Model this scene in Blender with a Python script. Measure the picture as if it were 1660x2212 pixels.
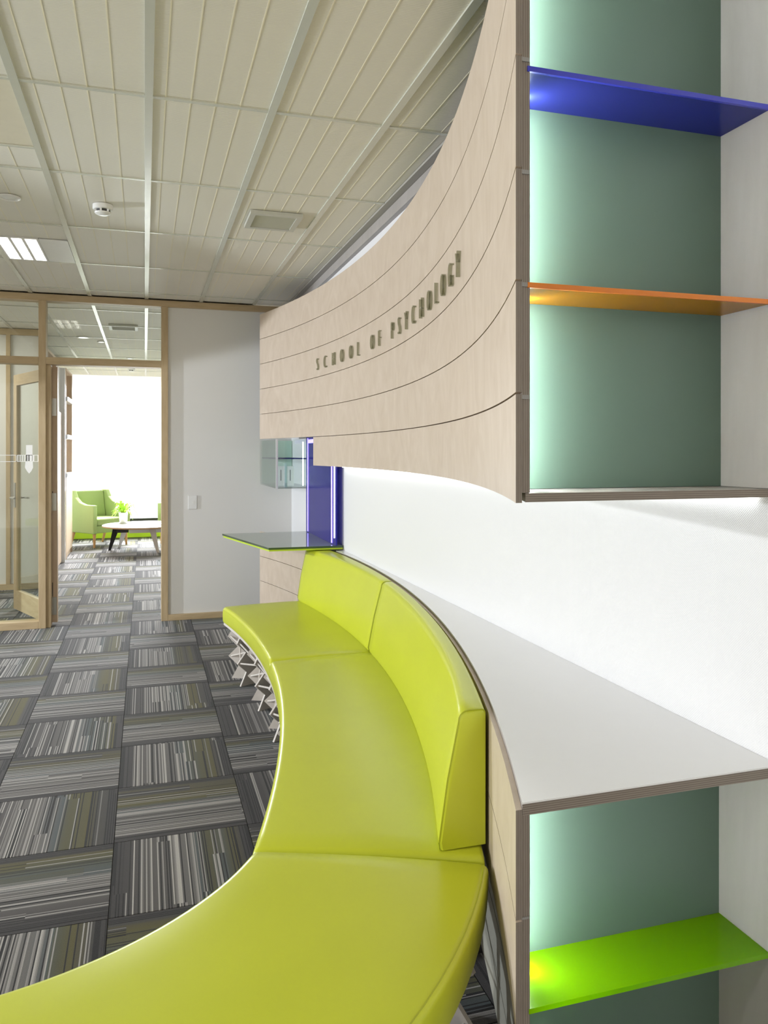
import bpy, bmesh, math, random
from mathutils import Vector, Matrix
random.seed(7)
S = bpy.context.scene
for o in list(bpy.data.objects):
    bpy.data.objects.remove(o)
COL = S.collection
R = math.radians

# ------------------------------------------------------------------ camera
FPX, CXP, CYP, YAW, CAMH = 1685.0, 830.0, 977.0, R(17.06), 1.474
cam = bpy.data.cameras.new('camera')
cam.sensor_fit = 'HORIZONTAL'
cam.sensor_width = 36.0
cam.lens = 36.0 * FPX / 1660.0
cam.shift_y = -(1106.0 - CYP) / 1660.0
cam.clip_start = 0.05
co = bpy.data.objects.new('camera', cam)
co.location = (0, 0, CAMH)
co.rotation_euler = (R(90), 0, -YAW)
COL.objects.link(co)
S.camera = co

# ------------------------------------------------------------------ world, lights, exposure
S.view_settings.view_transform = 'Standard'
S.view_settings.look = 'None'
S.view_settings.gamma = 1.0
S.view_settings.exposure = 0.37
w = bpy.data.worlds.new('daylight')
S.world = w
w.use_nodes = True
bg = w.node_tree.nodes['Background']
bg.inputs[0].default_value = (1.0, 0.945, 0.85, 1)
bg.inputs[1].default_value = 1.0


def area(name, loc, target, sx, sy, power, color):
    l = bpy.data.lights.new(name, 'AREA')
    l.shape = 'RECTANGLE'
    l.size, l.size_y, l.energy, l.color = sx, sy, power, color
    o = bpy.data.objects.new(name, l)
    o.location = loc
    o.rotation_euler = (Vector(target) - Vector(loc)).to_track_quat('-Z', 'Y').to_euler()
    COL.objects.link(o)
    return o


def spot(name, loc, direction, half, power, color, blend=0.03, rad=0.02):
    l = bpy.data.lights.new(name, 'SPOT')
    l.spot_size, l.spot_blend, l.energy, l.color = 2 * R(half), blend, power, color
    l.shadow_soft_size = rad
    o = bpy.data.objects.new(name, l)
    o.location = loc
    o.rotation_euler = Vector(direction).to_track_quat('-Z', 'Y').to_euler()
    COL.objects.link(o)
    return o


area('window_daylight', (0.4, 14.02, 1.6), (0.4, 9.0, -2.0), 2.9, 2.3, 250, (0.93, 0.97, 1.0)).data.spread = R(88)
area('side_room_fill', (-2.4, 8.2, 2.79), (-2.4, 8.2, 0), 1.1, 0.5, 32, (1.0, 0.95, 0.88))  # added unseen fill, brightens the side room behind the glass
spot('flash_ceiling', (-4.9, 5.95, 1.575), (0.363, -0.238, -0.901), 80, 590, (0.84, 0.91, 1.0), 0.02, 0.05)
spot('flash_room', (-4.56, 1.96, 2.2), (math.cos(R(-6)) * math.cos(R(-60)), math.sin(R(-6)) * math.cos(R(-60)), math.sin(R(-60))), 73.3, 310, (0.93, 0.96, 1.0), 0.03, 0.06)

spot('flash_near', (-4.6, 0.6, 2.0), (5.7, 0.8, -0.5), 20, 75, (0.95, 0.97, 1.0), 0.9, 0.05)

# ------------------------------------------------------------------ materials
MATS = {}


def newmat(name):
    m = bpy.data.materials.new(name)
    m.use_nodes = True
    nt = m.node_tree
    b = nt.nodes['Principled BSDF']
    MATS[name] = m
    return m, nt, b


def N(nt, typ, **kw):
    n = nt.nodes.new(typ)
    for k, v in kw.items():
        setattr(n, k, v)
    return n


def link(nt, a, b):
    nt.links.new(a, b)


def math_n(nt, op, a, b=None, c=None):
    n = N(nt, 'ShaderNodeMath', operation=op)
    for i, v in enumerate((a, b, c)):
        if v is None:
            continue
        if isinstance(v, (int, float)):
            n.inputs[i].default_value = v
        else:
            link(nt, v, n.inputs[i])
    return n.outputs[0]


def mixc(nt, fac, a, b):
    n = N(nt, 'ShaderNodeMix', data_type='RGBA')
    for idx, v in ((0, fac), (6, a), (7, b)):
        if isinstance(v, (int, float)):
            n.inputs[idx].default_value = v
        elif isinstance(v, tuple):
            n.inputs[idx].default_value = v + (1,)
        else:
            link(nt, v, n.inputs[idx])
    return n.outputs[2]


def objco(nt, scale=(1, 1, 1)):
    t = N(nt, 'ShaderNodeTexCoord')
    mp = N(nt, 'ShaderNodeMapping')
    mp.inputs['Scale'].default_value = scale
    link(nt, t.outputs['Object'], mp.inputs[0])
    return mp.outputs[0]


def noise(nt, vec, scale, detail=3, dist=0.0):
    n = N(nt, 'ShaderNodeTexNoise')
    n.inputs['Scale'].default_value = scale
    n.inputs['Detail'].default_value = detail
    n.inputs['Distortion'].default_value = dist
    if vec is not None:
        link(nt, vec, n.inputs['Vector'])
    return n.outputs['Fac']


def bump(nt, b, h, strength, dist=0.002):
    n = N(nt, 'ShaderNodeBump')
    n.inputs['Strength'].default_value = strength
    n.inputs['Distance'].default_value = dist
    link(nt, h, n.inputs['Height'])
    link(nt, n.outputs[0], b.inputs['Normal'])


def plain(name, col, rough=0.5, metal=0.0, spec=0.5, var=0.04, nscale=20, bmp=0.0, bscale=200):
    m, nt, b = newmat(name)
    v = objco(nt)
    f = noise(nt, v, nscale)
    lo = tuple(c * (1 - var) for c in col)
    hi = tuple(min(1, c * (1 + var)) for c in col)
    link(nt, mixc(nt, f, lo, hi), b.inputs['Base Color'])
    b.inputs['Roughness'].default_value = rough
    b.inputs['Metallic'].default_value = metal
    b.inputs['Specular IOR Level'].default_value = spec
    if bmp:
        bump(nt, b, noise(nt, v, bscale), bmp, 0.001)
    return m


def wood(name, col, dark, scale, rough=0.45, dist=2.5, spec=0.35):
    m, nt, b = newmat(name)
    v = objco(nt, scale)
    n1 = noise(nt, v, 1.0, 4, dist)
    n2 = noise(nt, v, 6.0, 5, 0.6)
    f = math_n(nt, 'ADD', math_n(nt, 'MULTIPLY', n1, 0.7), math_n(nt, 'MULTIPLY', n2, 0.3))
    r = N(nt, 'ShaderNodeValToRGB')
    r.color_ramp.elements[0].position = 0.3
    r.color_ramp.elements[0].color = dark + (1,)
    r.color_ramp.elements[1].position = 0.68
    r.color_ramp.elements[1].color = col + (1,)
    link(nt, f, r.inputs[0])
    link(nt, r.outputs[0], b.inputs['Base Color'])
    b.inputs['Roughness'].default_value = rough
    b.inputs['Specular IOR Level'].default_value = spec
    return m


def plyedge(name, axis):
    m, nt, b = newmat(name)
    t = N(nt, 'ShaderNodeTexCoord')
    sp = N(nt, 'ShaderNodeSeparateXYZ')
    link(nt, t.outputs['Object'], sp.inputs[0])
    a = sp.outputs[axis]
    wv = math_n(nt, 'SINE', math_n(nt, 'MULTIPLY', a, 2 * math.pi / 0.0042))
    st = math_n(nt, 'MULTIPLY_ADD', wv, 0.5, 0.5)
    sc = [40, 40, 40]
    sc[axis] = 900
    nz = noise(nt, objco(nt, tuple(sc)), 1.0, 3)
    f = math_n(nt, 'ADD', math_n(nt, 'MULTIPLY', st, 0.6), math_n(nt, 'MULTIPLY', nz, 0.4))
    link(nt, mixc(nt, f, (0.12, 0.095, 0.075), (0.30, 0.255, 0.215)), b.inputs['Base Color'])
    b.inputs['Roughness'].default_value = 0.75
    return m


def emit(name, col, strength):
    m, nt, b = newmat(name)
    b.inputs['Base Color'].default_value = (0.8, 0.8, 0.8, 1)
    b.inputs['Emission Color'].default_value = col + (1,)
    b.inputs['Emission Strength'].default_value = strength
    return m


def glass(name, tint, refl=1.0, rough=0.0):
    """thin pane: tinted transparency with fresnel reflection"""
    m, nt, b = newmat(name)
    nt.nodes.remove(b)
    out = nt.nodes['Material Output']
    tr = N(nt, 'ShaderNodeBsdfTransparent')
    tr.inputs[0].default_value = tint + (1,)
    gl = N(nt, 'ShaderNodeBsdfGlossy')
    gl.inputs['Roughness'].default_value = rough
    ge = N(nt, 'ShaderNodeNewGeometry')
    dp = N(nt, 'ShaderNodeVectorMath', operation='DOT_PRODUCT')
    link(nt, ge.outputs['Normal'], dp.inputs[0])
    link(nt, ge.outputs['Incoming'], dp.inputs[1])
    gz = math_n(nt, 'SUBTRACT', 1.0, math_n(nt, 'ABSOLUTE', dp.outputs['Value']))
    fr = math_n(nt, 'MULTIPLY_ADD', math_n(nt, 'POWER', gz, 5.0), 0.96, 0.035)
    mx = N(nt, 'ShaderNodeMixShader')
    link(nt, math_n(nt, 'MULTIPLY', fr, refl), mx.inputs[0])
    link(nt, tr.outputs[0], mx.inputs[1])
    link(nt, gl.outputs[0], mx.inputs[2])
    link(nt, mx.outputs[0], out.inputs[0])
    return m


def acrylic(name, col, trans=0.5, rough=0.25, sat=None):
    """frosted coloured acrylic: diffuse + translucent + gloss"""
    m, nt, b = newmat(name)
    out = nt.nodes['Material Output']
    b.inputs['Base Color'].default_value = col + (1,)
    b.inputs['Roughness'].default_value = rough
    b.inputs['Specular IOR Level'].default_value = 0.35
    tl = N(nt, 'ShaderNodeBsdfTranslucent')
    tl.inputs[0].default_value = (sat or col) + (1,)
    mx = N(nt, 'ShaderNodeMixShader')
    mx.inputs[0].default_value = trans
    link(nt, b.outputs[0], mx.inputs[1])
    link(nt, tl.outputs[0], mx.inputs[2])
    link(nt, mx.outputs[0], out.inputs[0])
    return m


def carpet(name):
    m, nt, b = newmat(name)
    t = N(nt, 'ShaderNodeTexCoord')
    sp = N(nt, 'ShaderNodeSeparateXYZ')
    link(nt, t.outputs['Object'], sp.inputs[0])
    u, v = sp.outputs[0], sp.outputs[1]
    rnd = N(nt, 'ShaderNodeObjectInfo').outputs['Random']

    def wn(val):
        n = N(nt, 'ShaderNodeTexWhiteNoise', noise_dimensions='1D')
        link(nt, val, n.inputs['W'])
        return n.outputs[0]

    def ramp(fac, stops):
        r = N(nt, 'ShaderNodeValToRGB')
        e = r.color_ramp.elements
        e[0].position, e[0].color = stops[0][0], stops[0][1] + (1,)
        e[1].position, e[1].color = stops[-1][0], stops[-1][1] + (1,)
        for p, c in stops[1:-1]:
            q = e.new(p)
            q.color = c + (1,)
        link(nt, fac, r.inputs[0])
        return r.outputs[0]
    rs = math_n(nt, 'MULTIPLY', rnd, 91.7)
    i = math_n(nt, 'FLOOR', math_n(nt, 'MULTIPLY', u, 230.0))
    grp = math_n(nt, 'FLOOR', math_n(nt, 'MULTIPLY', u, 21.0))
    # loops change colour part way along the tile, group by group
    brk = math_n(nt, 'MULTIPLY_ADD', wn(math_n(nt, 'ADD', math_n(nt, 'MULTIPLY', grp, 3.7), rs)), 0.9, -0.45)
    st = math_n(nt, 'GREATER_THAN', v, brk)
    seed = math_n(nt, 'ADD', math_n(nt, 'ADD', i, math_n(nt, 'MULTIPLY', st, 531.3)),
                  math_n(nt, 'MULTIPLY', math_n(nt, 'FLOOR', math_n(nt, 'MULTIPLY', rnd, 11.0)), 317.1))
    wv = wn(seed)
    w2 = wn(math_n(nt, 'ADD', seed, 77.7))
    jit = math_n(nt, 'ADD', math_n(nt, 'MULTIPLY', st, 0.05), math_n(nt, 'MULTIPLY_ADD', wn(rs), 0.16, -0.10))
    wig = N(nt, 'ShaderNodeTexNoise', noise_dimensions='1D')
    wig.inputs['Scale'].default_value = 9.0
    link(nt, math_n(nt, 'ADD', u, rs), wig.inputs['W'])
    p0 = math_n(nt, 'MULTIPLY_ADD', u, 2.0, 0.5)
    pz = math_n(nt, 'ADD', math_n(nt, 'ADD', p0, jit), math_n(nt, 'MULTIPLY_ADD', wig.outputs[0], 0.34, -0.17))
    base = ramp(pz, [(0.06, (0.046, 0.041, 0.043)), (0.18, (0.080, 0.073, 0.073)), (0.34, (0.118, 0.110, 0.108)), (0.5, (0.150, 0.143, 0.142)),
                     (0.60, (0.078, 0.095, 0.103)), (0.72, (0.088, 0.086, 0.048)), (0.84, (0.105, 0.092, 0.030)), (0.92, (0.060, 0.056, 0.052))])
    au = math_n(nt, 'ABSOLUTE', u)
    edge = math_n(nt, 'GREATER_THAN', au, 0.212)
    base = mixc(nt, edge, base, (0.048, 0.043, 0.045))
    dk = math_n(nt, 'LESS_THAN', wv, math_n(nt, 'MULTIPLY_ADD', edge, 0.22, 0.16))
    base = mixc(nt, dk, base, (0.013, 0.012, 0.013))
    thr = ramp(pz, [(0.05, (0.93,) * 3), (0.16, (0.78,) * 3), (0.32, (0.64,) * 3), (0.5, (0.58,) * 3), (0.64, (0.80,) * 3), (0.8, (0.88,) * 3)])
    lt = math_n(nt, 'GREATER_THAN', wv, math_n(nt, 'MULTIPLY_ADD', edge, 0.2, thr))
    base = mixc(nt, lt, base, mixc(nt, w2, (0.20, 0.19, 0.187), (0.50, 0.475, 0.46)))
    fine = noise(nt, objco(nt, (1, 1, 1)), 420, 2)
    mul = N(nt, 'ShaderNodeMix', data_type='RGBA', blend_type='MULTIPLY')
    mul.inputs[0].default_value = 0.55
    link(nt, base, mul.inputs[6])
    link(nt, mixc(nt, fine, (0.25, 0.25, 0.25), (1.5, 1.5, 1.5)), mul.inputs[7])
    link(nt, mul.outputs[2], b.inputs['Base Color'])
    b.inputs['Roughness'].default_value = 0.95
    b.inputs['Specular IOR Level'].default_value = 0.1
    b.inputs['Sheen Weight'].default_value = 0.15
    b.inputs['Sheen Roughness'].default_value = 0.5
    bump(nt, b, fine, 0.6, 0.003)
    return m


def ribbed(name, col):
    """painted ceiling tray with fine cross ribs"""
    m, nt, b = newmat(name)
    t = N(nt, 'ShaderNodeTexCoord')
    sp = N(nt, 'ShaderNodeSeparateXYZ')
    link(nt, t.outputs['Object'], sp.inputs[0])
    wv = math_n(nt, 'MULTIPLY_ADD', math_n(nt, 'SINE', math_n(nt, 'MULTIPLY', sp.outputs[1], 2 * math.pi / 0.0085)), 0.5, 0.5)
    nz = noise(nt, objco(nt), 3)
    c = mixc(nt, nz, tuple(x * 0.97 for x in col), col)
    link(nt, mixc(nt, math_n(nt, 'MULTIPLY', math_n(nt, 'POWER', wv, 3.0), 0.18), c, tuple(x * 0.55 for x in col)), b.inputs['Base Color'])
    b.inputs['Roughness'].default_value = 0.6
    bump(nt, b, wv, 0.2, 0.003)
    return m


def woven(name, col):
    m, nt, b = newmat(name)
    t = N(nt, 'ShaderNodeTexCoord')
    sp = N(nt, 'ShaderNodeSeparateXYZ')
    link(nt, t.outputs['Object'], sp.inputs[0])
    s1 = math_n(nt, 'SINE', math_n(nt, 'MULTIPLY', sp.outputs[1], 2 * math.pi / 0.006))
    s2 = math_n(nt, 'SINE', math_n(nt, 'MULTIPLY', sp.outputs[2], 2 * math.pi / 0.006))
    h = math_n(nt, 'MULTIPLY', s1, s2)
    b.inputs['Base Color'].default_value = col + (1,)
    b.inputs['Roughness'].default_value = 0.5
    b.inputs['Specular IOR Level'].default_value = 0.3
    bump(nt, b, h, 0.25, 0.002)
    return m


carpet('carpet')
plain('subfloor', (0.09, 0.085, 0.083), 0.9)
ribbed('ceiling_tray', (0.765, 0.735, 0.65))
plain('ceiling_plain', (0.68, 0.63, 0.50), 0.55)
plain('tray_rib', (0.80, 0.745, 0.58), 0.6)
plain('beam_metal', (0.60, 0.61, 0.54), 0.22, 0.12, 0.7, 0.03)
plain('trim_grey', (0.40, 0.385, 0.35), 0.5)
wood('pine', (0.56, 0.435, 0.27), (0.44, 0.325, 0.185), (9, 9, 1.4))
wood('pine_h', (0.56, 0.435, 0.27), (0.44, 0.325, 0.185), (1.4, 9, 9))
wood('birch', (0.63, 0.53, 0.435), (0.545, 0.445, 0.35), (3.2, 3.2, 2.2), 0.4, 3.5)
wood('birch_pale', (0.40, 0.375, 0.36), (0.35, 0.325, 0.305), (6, 6, 1.3), 0.45)
wood('lathwood', (0.64, 0.50, 0.37), (0.54, 0.40, 0.28), (9, 9, 1.4))
wood('chair_wood', (0.62, 0.38, 0.17), (0.5, 0.29, 0.12), (20, 20, 3))
wood('white_ply', (0.70, 0.655, 0.61), (0.60, 0.555, 0.51), (5, 5, 5), 0.5)
plyedge('ply_edge_x', 0)
plyedge('ply_edge_z', 2)
plain('gap_light_grey', (0.27, 0.26, 0.245), 0.7)  # pale grey imitates light coming through the board gaps
plain('joint_dark', (0.13, 0.085, 0.05), 0.9)
plain('white_wall', (0.75, 0.74, 0.715), 0.6, var=0.015, nscale=3)
plain('white_gloss', (0.80, 0.80, 0.80), 0.16, var=0.01)
woven('woven_white', (0.82, 0.82, 0.83))
plain('cream_kick', (0.42, 0.41, 0.34), 0.6)
plain('lime_vinyl', (0.57, 0.625, 0.036), 0.30, 0, 0.45, 0.05, 4, 0.12, 60)
plain('lime_piping', (0.40, 0.44, 0.012), 0.4)
plain('lime_paint', (0.50, 0.66, 0.03), 0.5)
plain('black_plastic', (0.012, 0.012, 0.013), 0.45)
plain('charcoal', (0.05, 0.05, 0.052), 0.6)
plain('steel', (0.42, 0.41, 0.38), 0.32, 0.9)
plain('white_plastic', (0.80, 0.80, 0.79), 0.35)
plain('vent_metal', (0.50, 0.50, 0.44), 0.4)
plain('fabric_green', (0.37, 0.47, 0.20), 0.9, 0, 0.2, 0.08, 150, 0.3, 400)
plain('leaf', (0.42, 0.68, 0.06), 0.45, 0, 0.4, 0.25, 30)
plain('soil', (0.05, 0.035, 0.02), 0.95)
plain('paper', (0.82, 0.82, 0.80), 0.6)
plain('print_grey', (0.25, 0.25, 0.25), 0.7)
plain('decal_white', (0.85, 0.86, 0.86), 0.5)
acrylic('frosted_green', (0.122, 0.182, 0.147), 0.10, 0.35, (0.4, 0.7, 0.55))
acrylic('acrylic_blue', (0.030, 0.036, 0.18), 0.4, 0.2, (0.08, 0.12, 0.6))
acrylic('acrylic_orange', (0.27, 0.135, 0.006), 0.4, 0.2, (0.70, 0.42, 0.004))
acrylic('acrylic_lime', (0.20, 0.40, 0.0), 0.45, 0.2, (0.45, 0.85, 0.0))
acrylic('acrylic_violet', (0.035, 0.03, 0.33), 0.35, 0.08, (0.08, 0.06, 0.8))
plain('mint_panel', (0.50, 0.68, 0.58), 0.4)
plain('orange_edge', (0.62, 0.17, 0.004), 0.25)
plain('blue_edge', (0.03, 0.035, 0.42), 0.25)
glass('pane_glass', (0.93, 0.955, 0.93), 1.0)
glass('window_glass', (0.995, 0.995, 0.995), 0.5)
glass('cabinet_glass', (0.95, 0.98, 0.97), 1.0)
plain('ledge_glass', (0.03, 0.07, 0.035), 0.08, 0, 0.6)
plain('ledge_face', (0.27, 0.34, 0.26), 0.04, 0, 0.8)
glass('letter_face', (0.90, 0.91, 0.86), 1.2)
glass('letter_side', (0.64, 0.65, 0.57), 1.2)
emit('led_white', (0.90, 1.0, 0.97), 100.0)
emit('led_small', (0.8, 0.85, 1.0), 2.5)
emit('led_under', (0.97, 1.0, 1.0), 3.7)
emit('led_violet', (0.17, 0.085, 1.0), 1.15)
emit('led_mint', (0.75, 1.0, 0.85), 7.0)
emit('lamp_tube', (1.0, 0.96, 0.88), 8.0)
emit('lamp_spot', (1.0, 0.97, 0.92), 3.0)

# ------------------------------------------------------------------ mesh helpers


class MB:
    """collects shapes in one bmesh, world coordinates"""

    def __init__(self):
        self.bm = bmesh.new()

    def box(self, x0, x1, y0, y1, z0, z1):
        vs = [self.bm.verts.new(p) for p in ((x0, y0, z0), (x1, y0, z0), (x1, y1, z0), (x0, y1, z0),
                                             (x0, y0, z1), (x1, y0, z1), (x1, y1, z1), (x0, y1, z1))]
        for f in ((3, 2, 1, 0), (4, 5, 6, 7), (0, 1, 5, 4), (1, 2, 6, 5), (2, 3, 7, 6), (3, 0, 4, 7)):
            self.bm.faces.new([vs[k] for k in f])
        return self

    def prism(self, pts, z0, z1):
        a = [self.bm.verts.new((x, y, z0)) for x, y in pts]
        c = [self.bm.verts.new((x, y, z1)) for x, y in pts]
        n = len(pts)
        self.bm.faces.new(a[::-1])
        self.bm.faces.new(c)
        for i in range(n):
            j = (i + 1) % n
            self.bm.faces.new((a[i], a[j], c[j], c[i]))
        return self

    def extrude(self, pts3, off):
        """planar 3-D polygon extruded by a vector"""
        off = Vector(off)
        a = [self.bm.verts.new(p) for p in pts3]
        c = [self.bm.verts.new(Vector(p) + off) for p in pts3]
        n = len(pts3)
        self.bm.faces.new(a[::-1])
        self.bm.faces.new(c)
        for i in range(n):
            j = (i + 1) % n
            self.bm.faces.new((a[i], a[j], c[j], c[i]))
        return self

    def tube(self, p0, p1, r0, r1=None, n=10):
        r1 = r0 if r1 is None else r1
        p0, p1 = Vector(p0), Vector(p1)
        q = (p1 - p0).to_track_quat('Z', 'Y')
        a, c = [], []
        for i in range(n):
            t = 2 * math.pi * i / n
            d = q @ Vector((math.cos(t), math.sin(t), 0))
            a.append(self.bm.verts.new(p0 + d * r0))
            c.append(self.bm.verts.new(p1 + d * r1))
        self.bm.faces.new(a[::-1])
        self.bm.faces.new(c)
        for i in range(n):
            j = (i + 1) % n
            self.bm.faces.new((a[i], a[j], c[j], c[i]))
        return self

    def path(self, pts, r, n=8):
        rings = []
        pts = [Vector(p) for p in pts]
        for k, p in enumerate(pts):
            d = (pts[min(k + 1, len(pts) - 1)] - pts[max(k - 1, 0)]).normalized()
            q = d.to_track_quat('Z', 'Y')
            rings.append([self.bm.verts.new(p + q @ Vector((math.cos(2 * math.pi * i / n) * r, math.sin(2 * math.pi * i / n) * r, 0))) for i in range(n)])
        self.loft(rings, True)
        return self

    def loft(self, rings, caps=True):
        n = len(rings[0])
        for a, c in zip(rings, rings[1:]):
            for i in range(n):
                j = (i + 1) % n
                self.bm.faces.new((a[i], a[j], c[j], c[i]))
        if caps:
            self.bm.faces.new(rings[0][::-1])
            self.bm.faces.new(rings[-1])

    def loftp(self, rings):
        self.loft([[self.bm.verts.new(p) for p in r] for r in rings], True)
        return self

    def lathe(self, prof, c, n=24):
        rings = [[self.bm.verts.new((c[0] + r * math.cos(2 * math.pi * i / n), c[1] + r * math.sin(2 * math.pi * i / n), c[2] + z)) for i in range(n)] for r, z in prof]
        self.loft(rings, True)
        return self

    def done(self, name, mat, parent=None, smooth=False, bevel=0.0, edge=None, seg=2):
        bm = self.bm
        bmesh.ops.recalc_face_normals(bm, faces=bm.faces)
        me = bpy.data.meshes.new(name)
        if parent is not None:
            r = parent
            while r.parent:
                r = r.parent
            bmesh.ops.translate(bm, verts=bm.verts, vec=-Vector(r.location))
        bm.to_mesh(me)
        bm.free()
        me.materials.append(MATS[mat])
        if edge:
            axis, em = edge
            me.materials.append(MATS[em])
            for p in me.polygons:
                if abs(p.normal[axis]) > 0.8:
                    p.material_index = 1
        if smooth:
            for p in me.polygons:
                p.use_smooth = True
            if hasattr(me, 'set_sharp_from_angle'):
                me.set_sharp_from_angle(angle=R(40))
        o = bpy.data.objects.new(name, me)
        COL.objects.link(o)
        if parent is not None:
            o.parent = parent
        if bevel:
            bv = o.modifiers.new('bevel', 'BEVEL')
            bv.width = bevel
            bv.segments = seg
            bv.limit_method = 'ANGLE'
        return o


def bx(name, mat, x0, x1, y0, y1, z0, z1, parent=None, **kw):
    return MB().box(x0, x1, y0, y1, z0, z1).done(name, mat, parent, **kw)


def tag(o, label=None, cat=None, group=None, kind=None):
    if label:
        o['label'] = label
    if cat:
        o['category'] = cat
    if group:
        o['group'] = group
    if kind:
        o['kind'] = kind
    return o


def thing(name, label, cat, loc=(0, 0, 0), group=None, rz=0.0):
    o = bpy.data.objects.new(name, None)
    o.empty_display_size = 0.1
    o.location = loc
    o.rotation_euler = (0, 0, rz)
    COL.objects.link(o)
    return tag(o, label, cat, group)


def struct(o, label=None):
    return tag(o, label, None, None, 'structure')


def dup(o, parent=None):
    c = o.copy()
    COL.objects.link(c)
    c.parent = parent
    for ch in list(o.children):
        dup(ch, c)
    return c


# geometry of the curved wall, in plan
CC, CR = (-7.25, 4.42), 8.5
XW = 1.29          # face of the right wall
YW = 7.10          # face of the glazed partition
YE = 1.336         # near end of the curved wall
ZC = 2.80          # ceiling


def arcx(Y, r=CR, c=CC):
    return c[0] + math.sqrt(r * r - (Y - c[1]) ** 2)


def arcpts(y0, y1, r=CR, c=CC, n=48):
    a0 = math.asin((y0 - c[1]) / r)
    a1 = math.asin((y1 - c[1]) / r)
    return [(c[0] + r * math.cos(a0 + (a1 - a0) * i / n), c[1] + r * math.sin(a0 + (a1 - a0) * i / n)) for i in range(n + 1)]


def arcslab(mb, y0, y1, r0, r1, z0, z1, n=48):
    # r0/r1 both arcs end on the planes Y=y0 and Y=y1
    mb.prism(arcpts(y0, y1, r0, n=n) + arcpts(y0, y1, r1, n=n)[::-1], z0, z1)
    return mb


# ================================================================== STRUCTURE
floor = struct(bx('floor', 'subfloor', -5, 3.2, -2.5, 14.6, -0.06, -0.008), 'dark grey concrete floor under the carpet tiles')
tm = MB().box(-0.2485, 0.2485, -0.2485, 0.2485, -0.0085, 0.0).done('carpet_tile', 'carpet')
tile_mesh = tm.data
first = True
for i in range(-5, 3):
    for j in range(2, 28):
        x, y = -0.1111 + 0.5 * i + 0.25, 0.1126 + 0.5 * j + 0.25
        o = tm if first else tm.copy()
        if not first:
            COL.objects.link(o)
        first = False
        o.location = (x, y, 0)
        # stripes run along local Y; every second tile is turned a quarter
        quarter = (i + j) % 2
        o.rotation_euler = (0, 0, R(90) * (0 if quarter else 1))
        o.parent = floor

ceil = struct(bx('ceiling', 'ceiling_plain', -5, 3.2, -2.5, 14.6, 2.83, 2.88), 'suspended ceiling of ribbed cream panels in a metal grid')
BX0, BDX, BY0, BDY = 0.0148, 0.461, 3.043, 0.942


def panel_mesh(x0, x1, y0, y1, mat, ribs, nm='panel'):
    cx, cy = (x0 + x1) / 2, (y0 + y1) / 2
    mb = MB().box(x0 - cx, x1 - cx, y0 - cy, y1 - cy, 2.806, 2.818)
    o = mb.done(nm, mat)
    o.location = (cx, cy, 0)
    o.parent = ceil
    if ribs:
        rb = MB()
        x = x0 + 0.046
        while x < x1 - 0.03:
            rb.box(x - cx - 0.0022, x - cx + 0.0022, y0 - cy, y1 - cy, 2.8048, 2.807)
            x += 0.0922
        r = rb.done('rib', 'tray_rib')
        r.parent = o
    return o


def place_panel(proto, x, y):
    c = dup(proto, ceil)
    c.location = (x, y, 0)
    return c


proto = None
for k in range(-7, 3):
    for j in range(-2, 12):
        x0, x1 = BX0 + BDX * k + 0.014, BX0 + BDX * (k + 1) - 0.014
        y0, y1 = BY0 + BDY * j + 0.006, BY0 + BDY * (j + 1) - 0.006
        if k == 2 and y0 < YW:
            panel_mesh(x0, 1.222, y0, min(y1, YW - 0.06), 'ceiling_tray', True)
            continue
        if k == 2:
            x1 = x0 + BDX - 0.028
        if j == 4:           # the row cut by the partition head
            panel_mesh(x0, x1, y0, YW - 0.06, 'ceiling_tray', True)
            panel_mesh(x0, x1, YW + 0.06, y1, 'ceiling_tray', True)
            continue
        if k == -2 and j == 0:
            panel_mesh(x0, x1, y0, 3.70, 'ceiling_plain', False)
            panel_mesh(x0, x1, 3.715, y1, 'ceiling_tray', True)
            continue
        if k == -2 and j == 2:
            panel_mesh(x0, x1, y0, 5.265, 'ceiling_tray', True)
            continue
        if proto is None:
            proto = panel_mesh(x0, x1, y0, y1, 'ceiling_tray', True)
        else:
            place_panel(proto, (x0 + x1) / 2, (y0 + y1) / 2)
bm_ = None
for k in range(-7, 3):
    for (ya, yb) in ((1.0, YW - 0.05), (YW + 0.05, 14.2)):
        o = bx('beam', 'beam_metal', -0.015, 0.015, ya, yb, 2.799, 2.82)
        o.location = (BX0 + BDX * k, 0, 0)
        o.parent = ceil
for j in range(-1, 12):
    y = BY0 + BDY * j
    o = bx('cross_bar', 'beam_metal', -3.2, 1.222 if y < YW else 1.9, -0.009, 0.009, 2.801, 2.82)
    o.location = (0, y, 0)
    o.parent = ceil
o = bx('cross_bar', 'beam_metal', BX0 - 2 * BDX + 0.015, BX0 - BDX - 0.015, -0.008, 0.008, 2.801, 2.82)
o.location = (0, 3.708, 0)
o.parent = ceil

wr = struct(bx('wall_right', 'woven_white', XW, XW + 0.12, -0.2, YW + 0.06, 0, 2.83), 'white woven-textured wall behind the long worktop')
t = struct(bx('trim_1', 'trim_grey', 1.224, XW, 1.0, YW - 0.05, 2.795, 2.815), 'grey metal ceiling edge trim')
t = struct(bx('trim_2', 'birch_pale', 1.262, XW, 1.0, YW - 0.05, 2.733, 2.793), 'pale timber cornice strip under the ceiling edge')

plain('warm_wall', (0.46, 0.41, 0.32), 0.7)
struct(bx('wall_side_blocker', 'warm_wall', -5.15, -5.0, 2.2, YW + 0.06, 0, 2.83), 'unseen warm beige wall added along the open side to cut ambient light')  # added out of view to block world light and warm the ambient
struct(bx('wall_back_left', 'white_wall', -5.0, -2.6, YW, YW + 0.09, 0, 2.745), 'white partition panel beyond the glazing')
struct(bx('trim_30', 'pine', -2.66, -2.6, YW - 0.03, YW + 0.10, 0.0, 2.745))

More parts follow.
